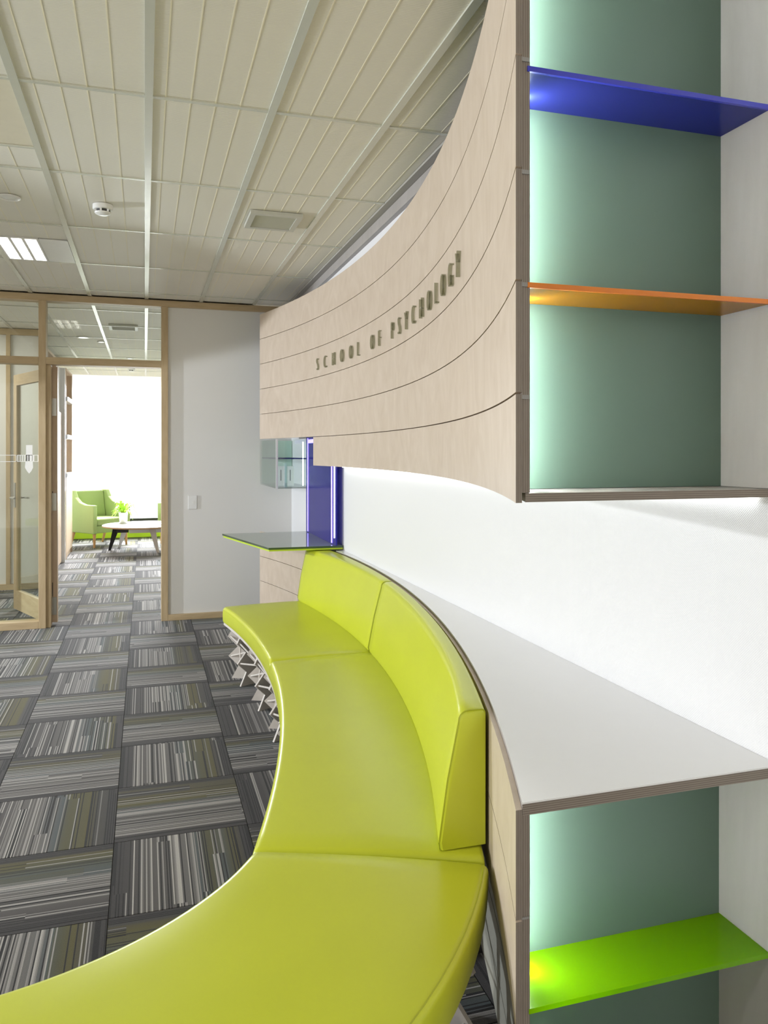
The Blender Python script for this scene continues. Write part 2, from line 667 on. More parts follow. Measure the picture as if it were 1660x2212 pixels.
# --- glazed partition at Y = 7.1
struct(bx('wall_back', 'white_wall', 0.195, XW, YW, YW + 0.09, 0.05, 2.745), 'white partition panel beside the doorway')


def pine(nm, x0, x1, z0, z1, horiz=False, y0=YW - 0.03, y1=YW + 0.10):
    return struct(bx(nm, 'pine_h' if horiz else 'pine', x0, x1, y0, y1, z0, z1, bevel=0.003))


tn = 3
for (x0, x1, z0, z1, hz) in ((-5.0, XW, 2.745, 2.80, True), (-0.849, -0.792, 0.0, 2.745, False), (0.138, 0.195, 0.0, 2.745, False),
                             (-2.6, -0.849, 2.212, 2.272, True), (-0.792, 0.138, 2.212, 2.272, True),
                             (-2.6, -0.849, 0.0, 0.062, True), (0.195, XW, 0.0, 0.052, True)):
    pine('trim_%d' % tn, x0, x1, z0, z1, hz)
    tn += 1
# door stops / inner jambs
struct(bx('trim_%d' % tn, 'pine', -0.792, -0.757, YW + 0.0, YW + 0.10, 0.0, 2.212)); tn += 1
# glass
win1 = struct(bx('window_1', 'pane_glass', -2.6, -0.849, YW + 0.03, YW + 0.04, 0.062, 2.212), 'tall glazed panel beside the door')
win2 = struct(bx('window_2', 'pane_glass', -0.792, 0.138, YW + 0.03, YW + 0.04, 2.272, 2.745), 'clear transom pane above the doorway')
win3 = struct(bx('window_3', 'pane_glass', -2.6, -0.849, YW + 0.03, YW + 0.04, 2.272, 2.745), 'clear transom pane above the glazed panel')

# white film markings on the tall pane
dec = thing('glass_decal', 'white film band with boxes, bars and a crest on the tall glass panel', 'decal', (-1.0, YW + 0.028, 1.38))


def dbox(x0, x1, z0, z1):
    bx('film_mark', 'decal_white', x0, x1, YW + 0.0285, YW + 0.0295, z0, z1, dec)


zt, zb = 1.452, 1.395
for (a, c_) in ((-1.16, -1.025),):
    dbox(a, c_, zt - 0.004, zt); dbox(a, c_, zb, zb + 0.004); dbox(c_ - 0.004, c_, zb, zt)
dbox(-1.02, -0.853, zt - 0.004, zt)
dbox(-1.02, -0.853, zb, zb + 0.004)
for k in range(6):
    dbox(-1.018 + 0.017 * k, -1.018 + 0.017 * k + 0.007, zb + 0.004, zt - 0.004)
dbox(-0.905, -0.888, zb + 0.004, zt - 0.004)
dbox(-0.862, -0.853, zb + 0.004, zt - 0.004)
dbox(-0.952, -0.902, 1.40, 1.535)
MB().extrude([(-0.957, YW + 0.0285, 1.395), (-0.900, YW + 0.0285, 1.395), (-0.897, YW + 0.0285, 1.345), (-0.912, YW + 0.0285, 1.315),
              (-0.928, YW + 0.0285, 1.295), (-0.944, YW + 0.0285, 1.315), (-0.960, YW + 0.0285, 1.345)], (0, 0.001, 0)).done('crest_mark', 'decal_white', dec)

# --- open door leaf, hinged at the left of the doorway, swung into the far room
dl = Vector((-1.18 + 0.775, 8.06 - 7.20, 0)).normalized()
door = bpy.data.objects.new('door_1', None)
COL.objects.link(door)
door.location = (-0.775, YW + 0.105, 0)
door.rotation_euler = (0, 0, math.atan2(dl.y, dl.x))
struct(door, 'open timber framed glass door swung into the far room')


def dpart(nm, mat, *a, **kw):
    o = bx(nm, mat, *a, **kw)
    o.parent = kw.get('parent') or door
    return o


DW, DH = 0.90, 2.195
dpart('stile', 'pine', 0.0, 0.085, -0.02, 0.02, 0.012, DH)
dpart('stile', 'pine', DW - 0.085, DW, -0.02, 0.02, 0.012, DH)
dpart('top_rail', 'pine_h', 0.085, DW - 0.085, -0.02, 0.02, DH - 0.10, DH)
dpart('bottom_rail', 'pine_h', 0.085, DW - 0.085, -0.02, 0.02, 0.012, 0.19)
dpart('pane', 'pane_glass', 0.085, DW - 0.085, -0.004, 0.004, 0.19, DH - 0.10)
for sgn in (-1, 1):
    o = bx('handle_plate', 'steel', DW - 0.065, DW - 0.025, min(sgn * 0.02, sgn * 0.027), max(sgn * 0.02, sgn * 0.027), 0.96, 1.19)
    o.parent = door
    o = MB().tube((DW - 0.045, sgn * 0.025, 1.05), (DW - 0.045, sgn * 0.065, 1.05), 0.009).tube((DW - 0.045, sgn * 0.062, 1.05), (DW - 0.165, sgn * 0.062, 1.05), 0.009).done('handle', 'steel')
    o.parent = door
for z in (0.30, 1.08, 1.86):
    o = bx('hinge', 'charcoal', -0.006, 0.045, -0.024, -0.019, z - 0.06, z + 0.06)
    o.parent = door
# leaf edge seen in the opening with its three hinges
jamb = struct(bx('trim_%d' % tn, 'lathwood', -0.757, -0.715, YW + 0.11, YW + 0.17, 0.02, 2.205)); tn += 1
for z in (0.16, 1.05, 1.86):
    o = bx('hinge', 'steel', -0.757, -0.722, YW + 0.1, YW + 0.112, z - 0.075, z + 0.075, None)
    o.parent = jamb

# --- far room
struct(bx('wall_left', 'white_wall', -3.0, -1.10, 9.2, 9.32, 0.06, 2.74), 'white partition in the far room behind the glass')
for nm, x0, x1, z0, z1, hz in (('trim_20', -3.0, -1.06, 2.735, 2.80, True), ('trim_21', -3.0, -1.06, 0, 0.06, True), ('trim_22', -1.10, -1.06, 0.06, 2.735, False), ('trim_23', -1.42, -1.38, 0.06, 2.735, False)):
    struct(bx(nm, 'pine_h' if hz else 'pine', x0, x1, 9.16, 9.34, z0, z1))
struct(bx('wall_corridor', 'white_wall', -1.35, -1.28, 9.34, 14.2, 0, 2.80), 'white corridor wall behind the bookcases')
struct(bx('wall_far', 'lime_paint', -1.28, 3.1, 14.2, 14.3, 0.0, 0.28), 'low lime green wall under the far window')
struct(bx('wall_far_right', 'white_wall', 3.1, 3.2, YW + 0.1, 14.3, 0, 2.83), 'white side wall of the far room')
struct(bx('trim_24', 'black_plastic', -1.28, 3.1, 14.05, 14.3, 0.28, 0.34), 'black window sill')
w4 = struct(bx('window_4', 'window_glass', -1.28, 3.1, 14.24, 14.25, 0.34, 2.80), 'bright floor-to-ceiling window at the end of the far room')
for x in (-1.28, 3.04):
    o = bx('window_frame', 'white_plastic', x, x + 0.06, 14.2, 14.3, 0.34, 2.80)
    o.parent = w4

# bookcases along the corridor


def bookcase(y0, y1, label):
    t = thing('bookcase', label, 'bookcase', (-1.15, (y0 + y1) / 2, 0), 'bookcases along the corridor wall')
    bx('side_panel', 'lathwood', -1.27, -1.03, y0, y0 + 0.03, 0, 2.60, t)
    bx('side_panel', 'lathwood', -1.27, -1.03, y1 - 0.03, y1, 0, 2.60, t)
    bx('back_panel', 'lathwood', -1.27, -1.25, y0 + 0.03, y1 - 0.03, 0, 2.60, t)
    bx('plinth', 'lathwood', -1.25, -1.05, y0 + 0.03, y1 - 0.03, 0, 0.08, t)
    bx('door_panel', 'lathwood', -1.05, -1.03, y0 + 0.03, y1 - 0.03, 0.08, 1.13, t)
    for z in (1.13, 1.66, 2.18):
        bx('shelf', 'white_gloss', -1.25, -1.01, y0 + 0.0, y1 - 0.0, z, z + 0.055, t)
    bx('top_panel', 'lathwood', -1.27, -1.03, y0, y1, 2.60, 2.63, t)
    return t


bookcase(9.36, 10.24, 'tall timber bookcase with white shelves just inside the doorway')
bookcase(11.5, 12.43, 'tall timber bookcase with white shelves beside the green armchair')
rec = thing('storage_cupboard', 'white and timber cupboard standing between the two bookcases', 'cupboard', (-1.15, 10.87, 0))
bx('carcass', 'white_wall', -1.27, -1.08, 10.26, 11.48, 0.0, 2.60, rec)
for y in (10.30, 10.60, 10.90):
    bx('door', 'lathwood', -1.08, -1.06, y, y + 0.28, 0.02, 2.0, rec)
bx('end_post', 'white_gloss', -1.08, -1.02, 11.22, 11.28, 0.0, 2.6, rec)

# ================================================================== CURVED DISPLAY WALL
Z0, SP, TH = 1.586, 0.2135, 0.012


def left_y(px):
    t = (px - CXP) / FPX
    r = Vector((math.sin(YAW) + math.cos(YAW) * t, math.cos(YAW) - math.sin(YAW) * t))
    a = r.dot(r)
    b_ = r.dot(Vector(CC))
    k = Vector(CC).dot(Vector(CC)) - CR * CR
    s = (b_ + math.sqrt(b_ * b_ - a * k)) / a
    return r * s


YL = left_y(561.5).y
YB = left_y(677).y
dw = thing('display_wall', 'curved birch plywood wall with the lettering, shelves facing its near end', 'display wall', (1.0, 3.9, 1.378))
G = 0.002
for n in range(0, 5):
    arcslab(MB(), YE, YL, CR, CR + TH, Z0 + SP * n + G, Z0 + SP * (n + 1) - G).done('board', 'birch', dw, smooth=True, edge=(1, 'ply_edge_x'))
arcslab(MB(), YE, YB, CR, CR + TH, 1.378, Z0 - G).done('board', 'birch', dw, smooth=True, edge=(1, 'ply_edge_x'))
arcslab(MB(), 1.50, YL - 0.004, CR + TH, CR + TH + 0.006, Z0 + 0.002, Z0 + 5 * SP - 0.004).done('backing', 'joint_dark', dw, smooth=True)
arcslab(MB(), 1.50, YB - 0.004, CR + TH, CR + TH + 0.006, 1.40, Z0 + 0.001).done('backing', 'joint_dark', dw, smooth=True)
xs = arcx(YE) + TH + 0.0005
arcslab(MB(), YE + 0.002, 1.483, CR + TH + 0.0005, CR + TH + 0.0155, 1.397, 2.65, n=6).done('side_panel', 'ply_edge_x', dw)
XB = arcx(1.484) + 0.031
YBK = 1.484
XI = 1.264
bx('back_panel', 'frosted_green', XB - 0.012, XI, YBK, YBK + 0.008, 1.397, 2.65, dw)
bx('end_panel', 'birch_pale', XI, XW - 0.001, YE + 0.002, 1.50, 1.397, 2.65, dw, edge=(1, 'ply_edge_x'))
# bottom board following the curve
pts = arcpts(YE + 0.002, 5.12, CR + TH + 0.007)
MB().prism(pts + [(XW - 0.001, 5.12), (XW - 0.001, YE + 0.002)], 1.379, 1.396).done('bottom_board', 'birch_pale', dw, edge=(1, 'ply_edge_z'))
bx('top_board', 'birch_pale', xs, XW - 0.001, YE + 0.002, 1.50, 2.651, 2.668, dw, edge=(1, 'ply_edge_z'))
for nm, mt, z in (('blue_shelf', 'acrylic_blue', 2.208), ('orange_shelf', 'acrylic_orange', 1.797)):
    s_ = MB().prism([(xs + 0.0155, YE + 0.006), (XI - 0.0005, YE + 0.006), (XI - 0.0005, YBK - 0.0005), (XB + 0.004, YBK - 0.0005)], z - 0.010, z).done(nm, mt, dw)
    s_['label'] = nm.split('_')[0] + ' frosted acrylic shelf'
    e_ = bx('front_edge', nm.split('_')[0] + '_edge', xs + 0.012, XI + 0.02, YE - 0.001, YE + 0.0055, z - 0.010, z, s_)
bx('led_strip', 'led_white', arcx(1.44) + 0.0285, arcx(1.44) + 0.033, 1.432, 1.442, 1.40, 2.64, dw)
MB().box(1.270, 1.286, 1.40, 5.10, 1.372, 1.3785).done('led_strip', 'led_under', dw)
# small grey blocks standing in for light through the board gaps
for n in range(0, 5):
    z = Z0 + SP * n - 0.004
    bx('gap_light_mark', 'gap_light_grey', xs, xs + 0.016, YE - 0.0005, YE + 0.0015, z - 0.007, z + 0.001, dw)

# --- lower unit
lw = thing('base_unit', 'curved birch plywood base under the worktop with an open lit shelf end', 'cabinet', (1.0, 3.9, 0))
for (za, zb_) in ((0.380, 0.585), (0.589, 0.797)):
    arcslab(MB(), YE, YL, CR, CR + TH, za, zb_).done('board', 'birch', lw, smooth=True, edge=(1, 'ply_edge_x'))
arcslab(MB(), 1.50, YL - 0.004, CR + TH, CR + TH + 0.006, 0.41, 0.782).done('backing', 'joint_dark', lw, smooth=True)
arcslab(MB(), 5.25, YL, CR, CR + TH, 0.17, 0.376, n=12).done('board', 'birch', lw, smooth=True)
for (za, zb_) in ((0.0, 0.12), (0.126, 0.25), (0.256, 0.376)):
    arcslab(MB(), YE + 0.08, YL - 0.02, CR + 0.022, CR + 0.034, za, zb_).done('kick_board', 'cream_kick', lw, smooth=True)
arcslab(MB(), YE + 0.002, 1.488, CR + TH + 0.0005, CR + TH + 0.0155, 0.0, 0.784, n=6).done('side_panel', 'ply_edge_x', lw)
YBL = 1.490
bx('back_panel', 'frosted_green', XB - 0.008, XI, YBL, YBL + 0.008, 0.0, 0.784, lw)
bx('end_panel', 'birch_pale', XI, XW - 0.001, YE + 0.002, 1.51, 0.0, 0.784, lw, edge=(1, 'ply_edge_x'))
MB().prism([(xs + 0.0155, YE + 0.001), (XI - 0.0005, YE + 0.001), (XI - 0.0005, YBL - 0.0005), (XB + 0.004, YBL - 0.0005)], 0.405, 0.415).done('lime_shelf', 'acrylic_lime', lw)['label'] = 'lime green frosted acrylic shelf'
bx('led_strip', 'led_white', arcx(1.44) + 0.0285, arcx(1.44) + 0.033, 1.432, 1.442, 0.022, 0.775, lw)
bx('floor_board', 'birch_pale', XB + 0.008, XI - 0.0005, YE + 0.001, YBL - 0.0005, 0.0, 0.02, lw)
bx('gap_light_mark', 'gap_light_grey', xs, xs + 0.016, YE - 0.0005, YE + 0.0015, 0.588, 0.592, lw)  # stands in for light through the gap between the base boards

wt = thing('worktop', 'long white curved worktop with plywood edge behind the bench', 'worktop', (1.0, 3.2, 0.785))
pts = arcpts(YE, 5.125, CR + TH + 0.0005)
top = MB().prism(pts + [(XW - 0.001, 5.125), (XW - 0.001, YE)], 0.785, 0.8065).done('core', 'birch_pale', wt, edge=(1, 'ply_edge_z'))
MB().prism(pts + [(XW - 0.001, 5.125), (XW - 0.001, YE)], 0.8067, 0.810).done('laminate', 'white_gloss', wt)

# --- lettering
txt = 'SCHOOLOFPSYCHOLOGY'
pxs = [689.3, 706.2, 724.3, 742.4, 761.9, 778.4, 808.4, 824.4, 852.8, 867.6, 882.5, 898.8, 915.7, 933.1, 949.1, 963.3, 980, 995.9]
lt = thing('sign_lettering', 'clear acrylic letters reading SCHOOL OF PSYCHOLOGY on the curved plywood', 'lettering', (1.2, 3.9, 2.06))
glyph = {}
for ch in sorted(set(txt)):
    cu = bpy.data.curves.new('glyph', 'FONT')
    cu.body = ch
    cu.size = 1.0
    cu.resolution_u = 4
    cu.align_x = 'CENTER'
    cu.offset = -0.028
    tmp = bpy.data.objects.new('glyph', cu)
    COL.objects.link(tmp)
    bpy.context.view_layer.update()
    me = bpy.data.meshes.new_from_object(tmp.evaluated_get(bpy.context.evaluated_depsgraph_get()))
    bpy.data.objects.remove(tmp)
    ys = [v.co.y for v in me.vertices]
    xs_ = [v.co.x for v in me.vertices]
    bm = bmesh.new()
    bm.from_mesh(me)
    bmesh.ops.remove_doubles(bm, verts=bm.verts, dist=1e-5)
    h = 0.083
    sc = h / (max(ys) - min(ys))
    cxm = (max(xs_) + min(xs_)) / 2
    for v in bm.verts:
        v.co.x = (v.co.x - cxm) * h / 0.72 * 0.74
        v.co.y = (v.co.y - min(ys)) * sc
        v.co.z = 0.002
    r = bmesh.ops.extrude_face_region(bm, geom=list(bm.faces))
    bmesh.ops.translate(bm, verts=[g for g in r['geom'] if isinstance(g, bmesh.types.BMVert)], vec=(0, 0, 0.015))
    bmesh.ops.recalc_face_normals(bm, faces=bm.faces)
    m2 = bpy.data.meshes.new('letter')
    bm.to_mesh(m2)
    bm.free()
    m2.materials.append(MATS['letter_face'])
    m2.materials.append(MATS['letter_side'])
    for p in m2.polygons:
        p.material_index = 0 if abs(p.normal.z) > 0.8 else 1
    glyph[ch] = m2
for ch, px in zip(txt, pxs):
    p = left_y(px)
    nv = Vector((CC[0] - p.x, CC[1] - p.y, 0)).normalized()
    up = Vector((0, 0, 1))
    tv = up.cross(nv)
    o = bpy.data.objects.new('letter', glyph[ch])
    M = Matrix((tv, up, nv)).transposed().to_4x4()
    M.translation = Vector((p.x, p.y, 2.060)) - lt.location
    o.matrix_local = M
    COL.objects.link(o)
    o.parent = lt

# ================================================================== FAR END: glass ledge, violet panel, display case
gl = thing('glass_ledge', 'green glass ledge with lime underside at the far end of the worktop', 'ledge', (0.95, 5.6, 0.8))
poly = [(0.783, 5.15), (1.285, 5.135), (1.285, 6.158), (0.575, 6.155)]
MB().prism(poly, 0.829, 0.842).done('glass_top', 'ledge_glass', gl, edge=(2, 'ledge_face'))
MB().prism([(0.787, 5.154), (1.285, 5.139), (1.285, 6.155), (0.580, 6.125)], 0.8175, 0.8285).done('underside', 'lime_paint', gl)
vp = thing('violet_panel', 'blue violet acrylic panel with glowing strips standing on the glass ledge', 'panel', (1.24, 5.65, 0.832))
bx('sheet', 'acrylic_violet', 1.236, 1.246, 5.14, 6.155, 0.8425, 1.60, vp)
for ya, yb, mt in ((6.06, 6.085, 'led_violet'), (5.235, 5.262, 'led_violet'), (5.168, 5.180, 'led_small')):
    bx('led_strip', mt, 1.231, 1.2355, ya, yb, 0.85 if mt != 'led_small' else 0.89, 1.585, vp)
bx('led_strip', 'led_violet', 1.231, 1.2355, 5.70, 6.05, 1.545, 1.575, vp)
dc = thing('display_case', 'wall-mounted glass display case with mint lighting beside the violet panel', 'display case', (1.12, 6.6, 1.185))
x0, x1, y0, y1, z0, z1 = 1.0, 1.286, 6.165, 7.065, 1.185, 1.578
bx('side_glass', 'cabinet_glass', x0, x0 + 0.006, y0 + 0.012, y1, z0 + 0.012, z1, dc)
bx('front_glass', 'cabinet_glass', x0 + 0.012, x1 - 0.03, y0, y0 + 0.006, z0 + 0.012, z1, dc)
bx('base', 'cabinet_glass', x0, x1, y0, y1, z0, z0 + 0.011, dc)
bx('corner_post', 'white_plastic', x0 - 0.004, x0 + 0.011, y0 - 0.003, y0 + 0.011, z0, z1, dc)
bx('back', 'mint_panel', x0 + 0.012, x1, y1 - 0.01, y1, z0 + 0.012, z1, dc)
bx('shelf', 'acrylic_blue', x0 + 0.012, x1 - 0.03, y0 + 0.012, y1 - 0.02, 1.42, 1.428, dc)
bx('led_strip', 'led_mint', 1.222, 1.229, y0 + 0.06, y0 + 0.07, z0 + 0.02, z1 - 0.02, dc)
for k in range(2):
    c_ = thing('leaflet', ('white printed leaflet standing behind the other one in the display case', 'white printed leaflet standing in front of the other one in the display case')[k], 'leaflet', (1.07 + 0.07 * k, 6.4, 1.197), 'leaflets in the display case')
    bx('sheet', 'paper', 1.05 + 0.072 * k, 1.105 + 0.072 * k, 6.40 - 0.03 * k, 6.402 - 0.03 * k, 1.197, 1.36, c_)
    bx('print', 'print_grey', 1.07 + 0.072 * k, 1.078 + 0.072 * k, 6.3985 - 0.03 * k, 6.3999 - 0.03 * k, 1.24, 1.33, c_)

# ================================================================== BENCH
bench = thing('curved_bench', 'long curved lime green vinyl bench on zigzag white plywood legs', 'bench', (0.7, 3.2, 0))
FC, FR = (-6.176, 4.092), 6.766
ZS, ZB = 0.457, 0.352


def fpt(y):
    return Vector((arcx(y, FR, FC), y))


def bpt(y):
    return Vector((arcx(y) - 0.018, y))


def cushion_ring(F, B, zb, zt, rf=0.022, rb=0.012, shrink=0.0, crown=0.006):
    """cross-section from F (front) to B (back) in plan, rounded top edges"""
    F, B = Vector((F[0], F[1])), Vector((B[0], B[1]))
    d = B - F
    L = d.length
    d = d / L
    zt2 = zt - shrink
    prof = [(0.004, zb), (0.0, zb + 0.012), (-0.001, (zb + zt2) / 2), (0.0, zt2 - rf)]
    for k in range(1, 6):
        a = math.pi / 2 * k / 5
        prof.append((rf - rf * math.cos(a), zt2 - rf + rf * math.sin(a)))
    for k in range(1, 6):
        tt = k / 6
        prof.append((rf + (L - rf - rb) * tt, zt2 + crown * math.sin(math.pi * tt)))
    for k in range(0, 5):
        a = math.pi / 2 * k / 4
        prof.append((L - rb + rb * math.sin(a), zt2 - rb + rb * math.cos(a)))
    prof += [(L, (zb + zt2) / 2), (L - 0.003, zb)]
    return [(F.x + d.x * u, F.y + d.y * u, z) for u, z in prof]


def loft_cushion(name, mat, stations, zb, zt, **kw):
    """stations: list of (F,B); ends are softened"""
    rings = []
    n = len(stations)
    for k, (F, B) in enumerate(stations):
        e = min(k, n - 1 - k)
        rings.append(cushion_ring(F, B, zb, zt, shrink=(0.014, 0.006, 0.0015)[e] if e < 3 else 0.0, **kw))
    return MB().loftp(rings).done(name, mat, bench, smooth=True)


def lerp(a, b_, t):
    return a + (b_ - a) * t


def soft_params(n, L):
    """0..1 params with two tight stations at each end"""
    e1, e2 = 0.004 / L, 0.014 / L
    return [0.0, e1, e2] + [e2 + (1 - 2 * e2) * k / n for k in range(1, n)] + [1 - e2, 1 - e1, 1.0]


# seam lines: front (y) and back (y)
def seat_piece(yf0, yf1, yb0, yb1):
    st = []
    for t_ in soft_params(26, 1.6):
        st.append((fpt(lerp(yf0, yf1, t_)), bpt(lerp(yb0, yb1, t_))))
    return st


st_mid = seat_piece(2.012, 3.803, 1.800, 3.822)
st_far = seat_piece(3.808, 5.235, 3.827, 5.29)
loft_cushion('seat_cushion', 'lime_vinyl', st_mid, ZB, ZS)
loft_cushion('seat_cushion', 'lime_vinyl', st_far, ZB, ZS)
# near wing curling round to the left
IC, IR, OC, OR = (-0.4376, 2.4085), 0.8072, (-0.7013, 2.560), 1.7087


def wing(t_):
    ai = lerp(R(-29.9), R(-128), t_)
    ao = lerp(R(-27.3), R(-128), t_)
    return (Vector((IC[0] + IR * math.cos(ai), IC[1] + IR * math.sin(ai))), Vector((OC[0] + OR * math.cos(ao), OC[1] + OR * math.sin(ao))))


st_w = [wing(t_) for t_ in soft_params(40, 2.2)]
loft_cushion('seat_cushion', 'lime_vinyl', st_w, ZB, ZS + 0.002, rb=0.02)
# seams: fine piping along the top edges
for st, sides in ((st_mid, (0,)), (st_far, (0,)), (st_w, (0, 1))):
    for sd in sides:
        pts = []
        for F, B in st[2:-2]:
            d = (B - F).normalized()
            p = F + d * 0.0012 if sd == 0 else B - d * 0.010
            pts.append((p.x, p.y, ZS - 0.021 if sd == 0 else ZS - 0.0005))
        MB().path(pts, 0.0016, 6).done('piping', 'lime_piping', bench, smooth=True)
# plywood deck under the cushions
for st in (st_mid, st_far, st_w):
    poly = [((F + (B - F).normalized() * 0.006).x, (F + (B - F).normalized() * 0.006).y) for F, B in st] + [((B - (B - F).normalized() * 0.012).x, (B - (B - F).normalized() * 0.012).y) for F, B in st][::-1]
    MB().prism(poly, ZB - 0.018, ZB - 0.0005).done('deck', 'white_ply', bench)

# back cushions
BB, BT = (-5.877, 4.130, 6.9755), (-5.265, 4.086, 6.431)


def back_ring(y, shrink=0.0):
    fb = Vector((arcx(y, BB[2], BB[:2]), y))
    ftx = arcx(y, BT[2], BT[:2])
    bk = arcx(y) - 0.010
    ftx = min(ftx, bk - 0.062)
    zb, zt = ZS + 0.004, 0.812 - shrink
    prof = [(fb.x + shrink, zb), (fb.x - 0.004 + shrink, zb + 0.02), (lerp(fb.x, ftx, 0.5) - 0.006 + shrink, (zb + zt) / 2), (ftx + shrink, zt - 0.028)]
    r = 0.026
    for k in range(1, 6):
        a = math.pi / 2 * k / 5
        prof.append((ftx + shrink + r - r * math.cos(a), zt - r + r * math.sin(a)))
    r2 = 0.012
    for k in range(0, 4):
        a = math.pi / 2 * k / 3
        prof.append((bk - r2 + r2 * math.sin(a), zt - r2 + r2 * math.cos(a)))
    prof += [(bk, (zb + zt) / 2), (bk, zb)]
    return [(x, y, z) for x, z in prof]


for ya, yb in ((1.852, 3.822), (3.826, 5.285)):
    L = yb - ya
    ps = soft_params(26, L)
    rings = []
    for k, t_ in enumerate(ps):
        e = min(k, len(ps) - 1 - k)
        rings.append(back_ring(lerp(ya, yb, t_), (0.010, 0.004, 0.001)[e] if e < 3 else 0.0))
    bc = MB().loftp(rings).done('back_cushion', 'lime_vinyl', bench, smooth=True)
    for ye, sgn in ((ya, 1), (yb, -1)):
        rg = back_ring(ye + sgn * 0.004, 0.002)
        MB().path(rg + [rg[0]], 0.0014, 6).done('piping', 'lime_piping', bc, smooth=True)

# zigzag legs
def leg_plate(F, B, skew):
    d = (B - F).normalized()
    nrm = Vector((-d.y, d.x))
    d2 = (d + nrm * skew).normalized()
    n2 = Vector((-d2.y, d2.x, 0))
    prof = [(0.055, ZB - 0.019), (0.018, 0.272), (0.085, 0.208), (0.022, 0.145), (0.09, 0.083), (0.045, 0.0),
            (0.165, 0.0), (0.215, 0.06), (0.27, 0.145), (0.215, 0.208), (0.28, 0.272), (0.24, ZB - 0.019)]
    return [(F.x + d2.x * u, F.y + d2.y * u, z) for u, z in prof], n2, prof, d2


def leg_run(fn, ts):
    prev = None
    for k, t_ in enumerate(ts):
        F, B = fn(t_)
        pts, n2, prof, d2 = leg_plate(F, B, 0.55 if k % 2 else -0.45)
        MB().extrude(pts, n2 * 0.012).done('leg', 'white_ply', bench)
        tips = [Vector(pts[1]) + Vector((d2.x, d2.y, 0)) * 0.022, Vector(pts[3]) + Vector((d2.x, d2.y, 0)) * 0.022,
                Vector(pts[2]) + Vector((d2.x, d2.y, 0)) * 0.016]
        if prev is not None:
            for a, c_ in ((0, 2), (2, 1), (1, 2), (2, 0)) if k % 2 else ((0, 2), (1, 2)):
                MB().tube(prev[a], tips[c_], 0.0055, n=8).done('rod', 'white_ply', bench)
        prev = tips


leg_run(lambda y: (fpt(y), bpt(y)), [5.18, 4.93, 4.68, 4.43, 4.18, 3.93, 3.68, 3.43, 3.18, 2.93, 2.68, 2.43, 2.18])
leg_run(wing, [0.06, 0.2, 0.34, 0.48, 0.62, 0.76, 0.9])
leg_run(lambda t_: wing(t_)[::-1], [0.05, 0.2, 0.35, 0.5, 0.65, 0.8])

# ================================================================== CEILING FITTINGS
sd = thing('smoke_detector', 'white round smoke detector with dark vents on the ceiling', 'smoke detector', (-0.216, 4.456, 2.80))
MB().lathe([(0.052, 0.0), (0.052, -0.022), (0.048, -0.026)], (-0.216, 4.456, 2.8032)).done('base', 'white_plastic', sd, smooth=True)
MB().lathe([(0.036, -0.026), (0.034, -0.040)], (-0.216, 4.456, 2.8032)).done('vent_ring', 'charcoal', sd, smooth=True)
MB().lathe([(0.042, -0.040), (0.040, -0.046), (0.028, -0.052), (0.001, -0.054)], (-0.216, 4.456, 2.8032)).done('cap', 'white_plastic', sd, smooth=True)
for k in range(6):
    a = k * math.pi / 3 + 0.3
    bx('fin', 'white_plastic', -0.216 + 0.037 * math.cos(a) - 0.005, -0.216 + 0.037 * math.cos(a) + 0.005, 4.456 + 0.037 * math.sin(a) - 0.005, 4.456 + 0.037 * math.sin(a) + 0.005, 2.764, 2.7775, sd)


def vent(cx, cy, sx, sy, label):
    t = thing('air_vent', label, 'vent', (cx, cy, 2.80))
    f = 0.03
    for (a, b_, c_, d_) in ((-sx, sx, -sy, -sy + f), (-sx, sx, sy - f, sy), (-sx, -sx + f, -sy + f, sy - f), (sx - f, sx, -sy + f, sy - f)):
        bx('frame', 'vent_metal', cx + a, cx + b_, cy + c_, cy + d_, 2.783, 2.8032, t)
    bx('duct', 'charcoal', cx - sx + f, cx + sx - f, cy - sy + f, cy + sy - f, 2.800, 2.803, t)
    n = 9
    for k in range(n):
        y = cy - sy + f + (2 * sy - 2 * f) * (k + 0.5) / n
        h_ = (2 * sy - 2 * f) / n * 0.42
        MB().extrude([(cx - sx + f, y - h_, 2.7995), (cx - sx + f, y + h_, 2.787), (cx - sx + f, y + h_ + 0.0015, 2.788), (cx - sx + f, y - h_ + 0.0015, 2.800)], (2 * sx - 2 * f, 0, 0)).done('slat', 'vent_metal', t)
    return t


vent(0.70, 4.445, 0.145, 0.15, 'slatted metal air vent in the ceiling near the curved wall')
vent(-0.215, 8.70, 0.145, 0.15, 'slatted air vent in the far room ceiling beyond the transom')


def downlight(x, y, r, label, mat='lamp_spot'):
    t = thing('downlight', label, 'downlight', (x, y, 2.80))
    MB().lathe([(r, 0.0), (r, -0.006), (r * 0.78, -0.010), (r * 0.76, -0.002)], (x, y, 2.8034)).done('ring', 'white_plastic', t, smooth=True)
    MB().lathe([(r * 0.74, -0.001), (r * 0.55, -0.006), (0.001, -0.008)], (x, y, 2.8034)).done('lens', mat, t, smooth=True)


downlight(-0.676, 4.456, 0.055, 'small round recessed downlight in the ceiling near the smoke detector', 'white_plastic')
downlight(-0.68, 9.63, 0.075, 'larger round lit downlight in the far room ceiling')
downlight(-0.50, 9.95, 0.045, 'smaller round lit downlight in the far room ceiling')
downlight(-0.2, 11.6, 0.05, 'round lit downlight deep in the far room ceiling')
sd2 = dup(sd)
sd2.location = (-0.2, 13.0, 2.80)
sd2['label'] = 'white smoke detector on the far room ceiling near the window'

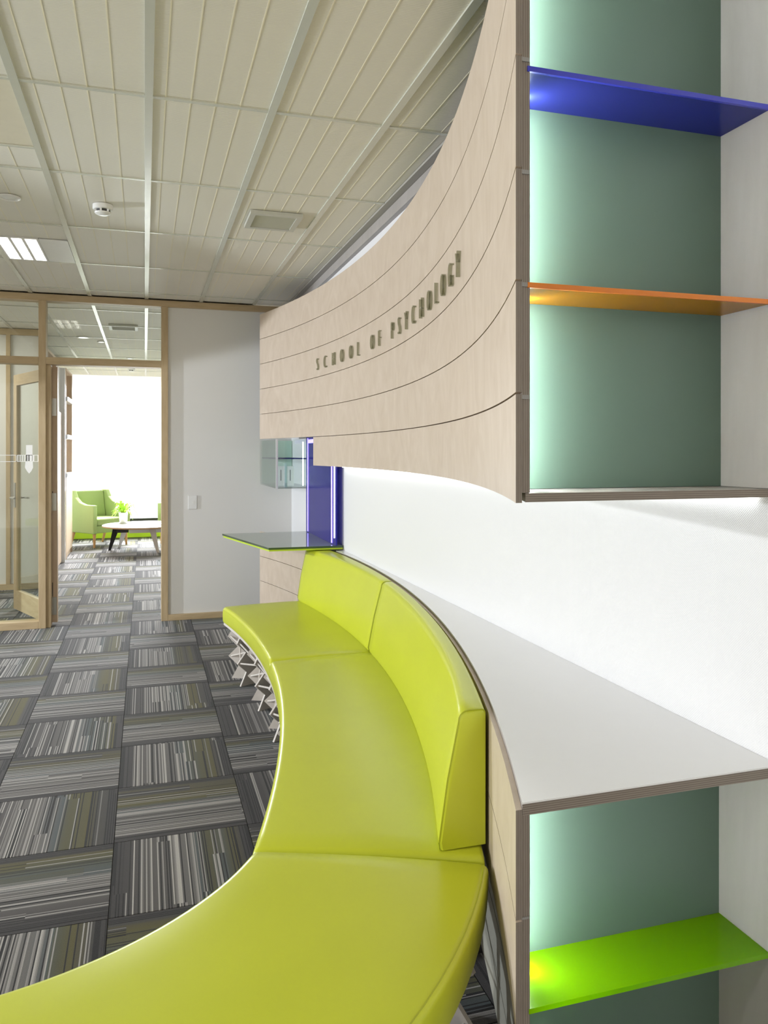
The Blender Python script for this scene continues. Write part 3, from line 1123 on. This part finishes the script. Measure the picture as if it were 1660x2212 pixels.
lum = thing('louvre_luminaire', 'fluorescent ceiling luminaire with three lit louvre bays', 'ceiling light', (-0.77, 5.57, 2.80))
lx0, lx1, ly0, ly1 = -0.892, -0.636, 5.275, 5.863
for (a, b_, c_, d_) in ((lx0, lx1, ly0, ly0 + 0.012), (lx0, lx1, ly1 - 0.012, ly1), (lx0, lx0 + 0.012, ly0 + 0.012, ly1 - 0.012), (lx1 - 0.012, lx1, ly0 + 0.012, ly1 - 0.012)):
    bx('frame', 'white_plastic', a, b_, c_, d_, 2.799, 2.828, lum)
bx('tray', 'white_plastic', lx0 + 0.012, lx1 - 0.012, ly0 + 0.012, ly1 - 0.012, 2.824, 2.828, lum)
for k in range(3):
    xm = lx0 + 0.012 + (lx1 - lx0 - 0.024) * (k + 0.5) / 3
    MB().tube((xm, ly0 + 0.02, 2.816), (xm, ly1 - 0.02, 2.816), 0.013, n=10).done('tube', 'lamp_tube', lum, smooth=True)
    if k:
        xd = lx0 + 0.012 + (lx1 - lx0 - 0.024) * k / 3
        bx('divider', 'white_plastic', xd - 0.009, xd + 0.009, ly0 + 0.012, ly1 - 0.012, 2.800, 2.824, lum)
for k in range(1, 14):
    y = ly0 + (ly1 - ly0) * k / 14
    bx('louvre', 'white_plastic', lx0 + 0.012, lx1 - 0.012, y - 0.0012, y + 0.0012, 2.7995, 2.8025, lum)
bx('blank_plate', 'white_plastic', lx1 + 0.002, -0.464, ly0, ly1, 2.800, 2.806, lum)

# light switch
sw = thing('light_switch', 'white light switch plate on the white partition', 'switch', (0.40, YW, 1.03))
px0 = 0.404
bx('plate', 'white_plastic', px0 - 0.037, px0 + 0.037, YW - 0.009, YW, 0.972, 1.092, sw, bevel=0.002)
bx('rocker', 'paper', px0 - 0.009, px0 + 0.013, YW - 0.0125, YW - 0.0092, 1.022, 1.042, sw)

# ================================================================== FAR ROOM FURNITURE


def armchair(loc, rz, label):
    t = thing('armchair', label, 'armchair', (0, 0, 0), 'green fabric armchairs by the far window')
    W = 0.33
    bx('seat_base', 'fabric_green', -W + 0.07, W - 0.07, -0.31, 0.30, 0.22, 0.335, t, bevel=0.01)
    bx('seat_cushion', 'fabric_green', -W + 0.072, W - 0.072, -0.33, 0.20, 0.337, 0.445, t, bevel=0.025, seg=3)
    MB().extrude([(-W + 0.072, 0.20, 0.34), (-W + 0.072, 0.31, 0.34), (-W + 0.072, 0.385, 0.86), (-W + 0.072, 0.285, 0.86)], (2 * W - 0.144, 0, 0)).done('backrest', 'fabric_green', t, bevel=0.02)
    for s in (-1, 1):
        x = s * W
        prof = [(-0.335, 0.215), (-0.335, 0.655), (-0.10, 0.655), (0.06, 0.69), (0.17, 0.76), (0.24, 0.87), (0.385, 0.87), (0.345, 0.5), (0.31, 0.215)]
        MB().extrude([(x - s * 0.07, y, z) for y, z in prof], (s * 0.07, 0, 0)).done('arm', 'fabric_green', t, bevel=0.012)
        for y, dy in ((-0.285, -0.01), (0.27, 0.09)):
            MB().tube((s * (W - 0.05), y, 0.22), (s * (W - 0.045), y + dy, 0.0), 0.026, 0.016, 8).done('leg', 'chair_wood', t)
    t.location = loc
    t.rotation_euler = (0, 0, rz)
    return t


armchair((-0.685, 13.2, 0), R(36), 'green fabric armchair with timber legs beside the bookcase and plant')
armchair((0.66, 13.2, 0), R(-36), 'green fabric armchair half hidden behind the partition door jamb')

tb = thing('coffee_table', 'round white coffee table with splayed black and pale legs', 'table', (-0.02, 12.2, 0))
MB().lathe([(0.0015, 0.372), (0.56, 0.372), (0.585, 0.380), (0.585, 0.392)], (-0.02, 12.2, 0), 48).done('rim', 'chair_wood', tb, smooth=True)
MB().lathe([(0.585, 0.3922), (0.583, 0.4), (0.0015, 0.4)], (-0.02, 12.2, 0), 48).done('top', 'white_gloss', tb, smooth=True)
for (fx, fy, txx, tyy, mt) in ((-0.507, 12.42, -0.40, 12.34, 'black_plastic'), (-0.38, 12.67, -0.27, 12.45, 'white_plastic'), (0.186, 11.93, 0.10, 12.02, 'white_ply'), (0.40, 12.0, 0.3, 12.08, 'black_plastic')):
    d = Vector((tyy - fy, -(txx - fx), 0)).normalized()
    MB().loftp([[Vector((fx, fy, 0)) + Vector((a, b_, 0)) for a, b_ in ((-0.018, -0.016), (0.018, -0.016), (0.018, 0.016), (-0.018, 0.016))],
                [Vector((txx, tyy, 0.371)) + Vector((a, b_, 0)) for a, b_ in ((-0.05, -0.02), (0.05, -0.02), (0.05, 0.02), (-0.05, 0.02))]]).done('leg', mt, tb)
bx('rail', 'white_plastic', -0.22, 0.24, 12.10, 12.14, 0.28, 0.3715, tb)
for x in (-0.40, 0.08, 0.25):
    bx('rail_block', 'black_plastic', x, x + (0.17 if x < 0 else 0.1), 12.16, 12.22, 0.285, 0.3715, tb)
bk = tag(bx('booklet', 'paper', 0.02, 0.24, 12.0, 12.16, 0.4005, 0.408), 'thin white booklet lying on the coffee table', 'booklet')

pl = thing('potted_plant', 'lime leaved trailing plant in a white pot on the coffee table', 'plant', (-0.31, 12.42, 0.4))
pc = (-0.31, 12.42, 0.4)
MB().lathe([(0.052, 0.001), (0.056, 0.03), (0.068, 0.165), (0.060, 0.165), (0.052, 0.14), (0.001, 0.14)], pc).done('pot', 'white_plastic', pl, smooth=True)
MB().lathe([(0.07, 0.0008), (0.075, 0.012), (0.06, 0.012), (0.058, 0.006)], pc).done('saucer', 'white_plastic', pl, smooth=True)
MB().lathe([(0.051, 0.141), (0.001, 0.146)], pc).done('soil', 'soil', pl)
for k in range(46):
    a = random.uniform(0, 2 * math.pi)
    reach = random.uniform(0.06, 0.21)
    up = random.uniform(0.05, 0.17)
    drop = random.uniform(-0.16, 0.06) if reach > 0.11 else random.uniform(0.0, 0.08)
    mb = MB()
    rows = []
    for i in range(7):
        s_ = i / 6
        r_ = 0.015 + reach * s_
        z = 0.15 + up * math.sin(s_ * math.pi * 0.75) * 1.0 + drop * s_ * s_
        wdt = 0.019 * math.sin(math.pi * (0.12 + 0.86 * s_)) + 0.001
        c_ = Vector((pc[0] + r_ * math.cos(a), pc[1] + r_ * math.sin(a), pc[2] + z))
        if math.hypot(r_, 0) > 0.06:
            c_.z = max(c_.z, pc[2] + 0.012)
        sdv = Vector((-math.sin(a), math.cos(a), 0)) * wdt
        rows.append((c_ - sdv, c_ + Vector((0, 0, -0.004)), c_ + sdv))
    vs = [[mb.bm.verts.new(p) for p in r_] for r_ in rows]
    for r0_, r1_ in zip(vs, vs[1:]):
        for q in range(2):
            mb.bm.faces.new((r0_[q], r0_[q + 1], r1_[q + 1], r1_[q]))
    mb.done('leaf', 'leaf', pl, smooth=True)
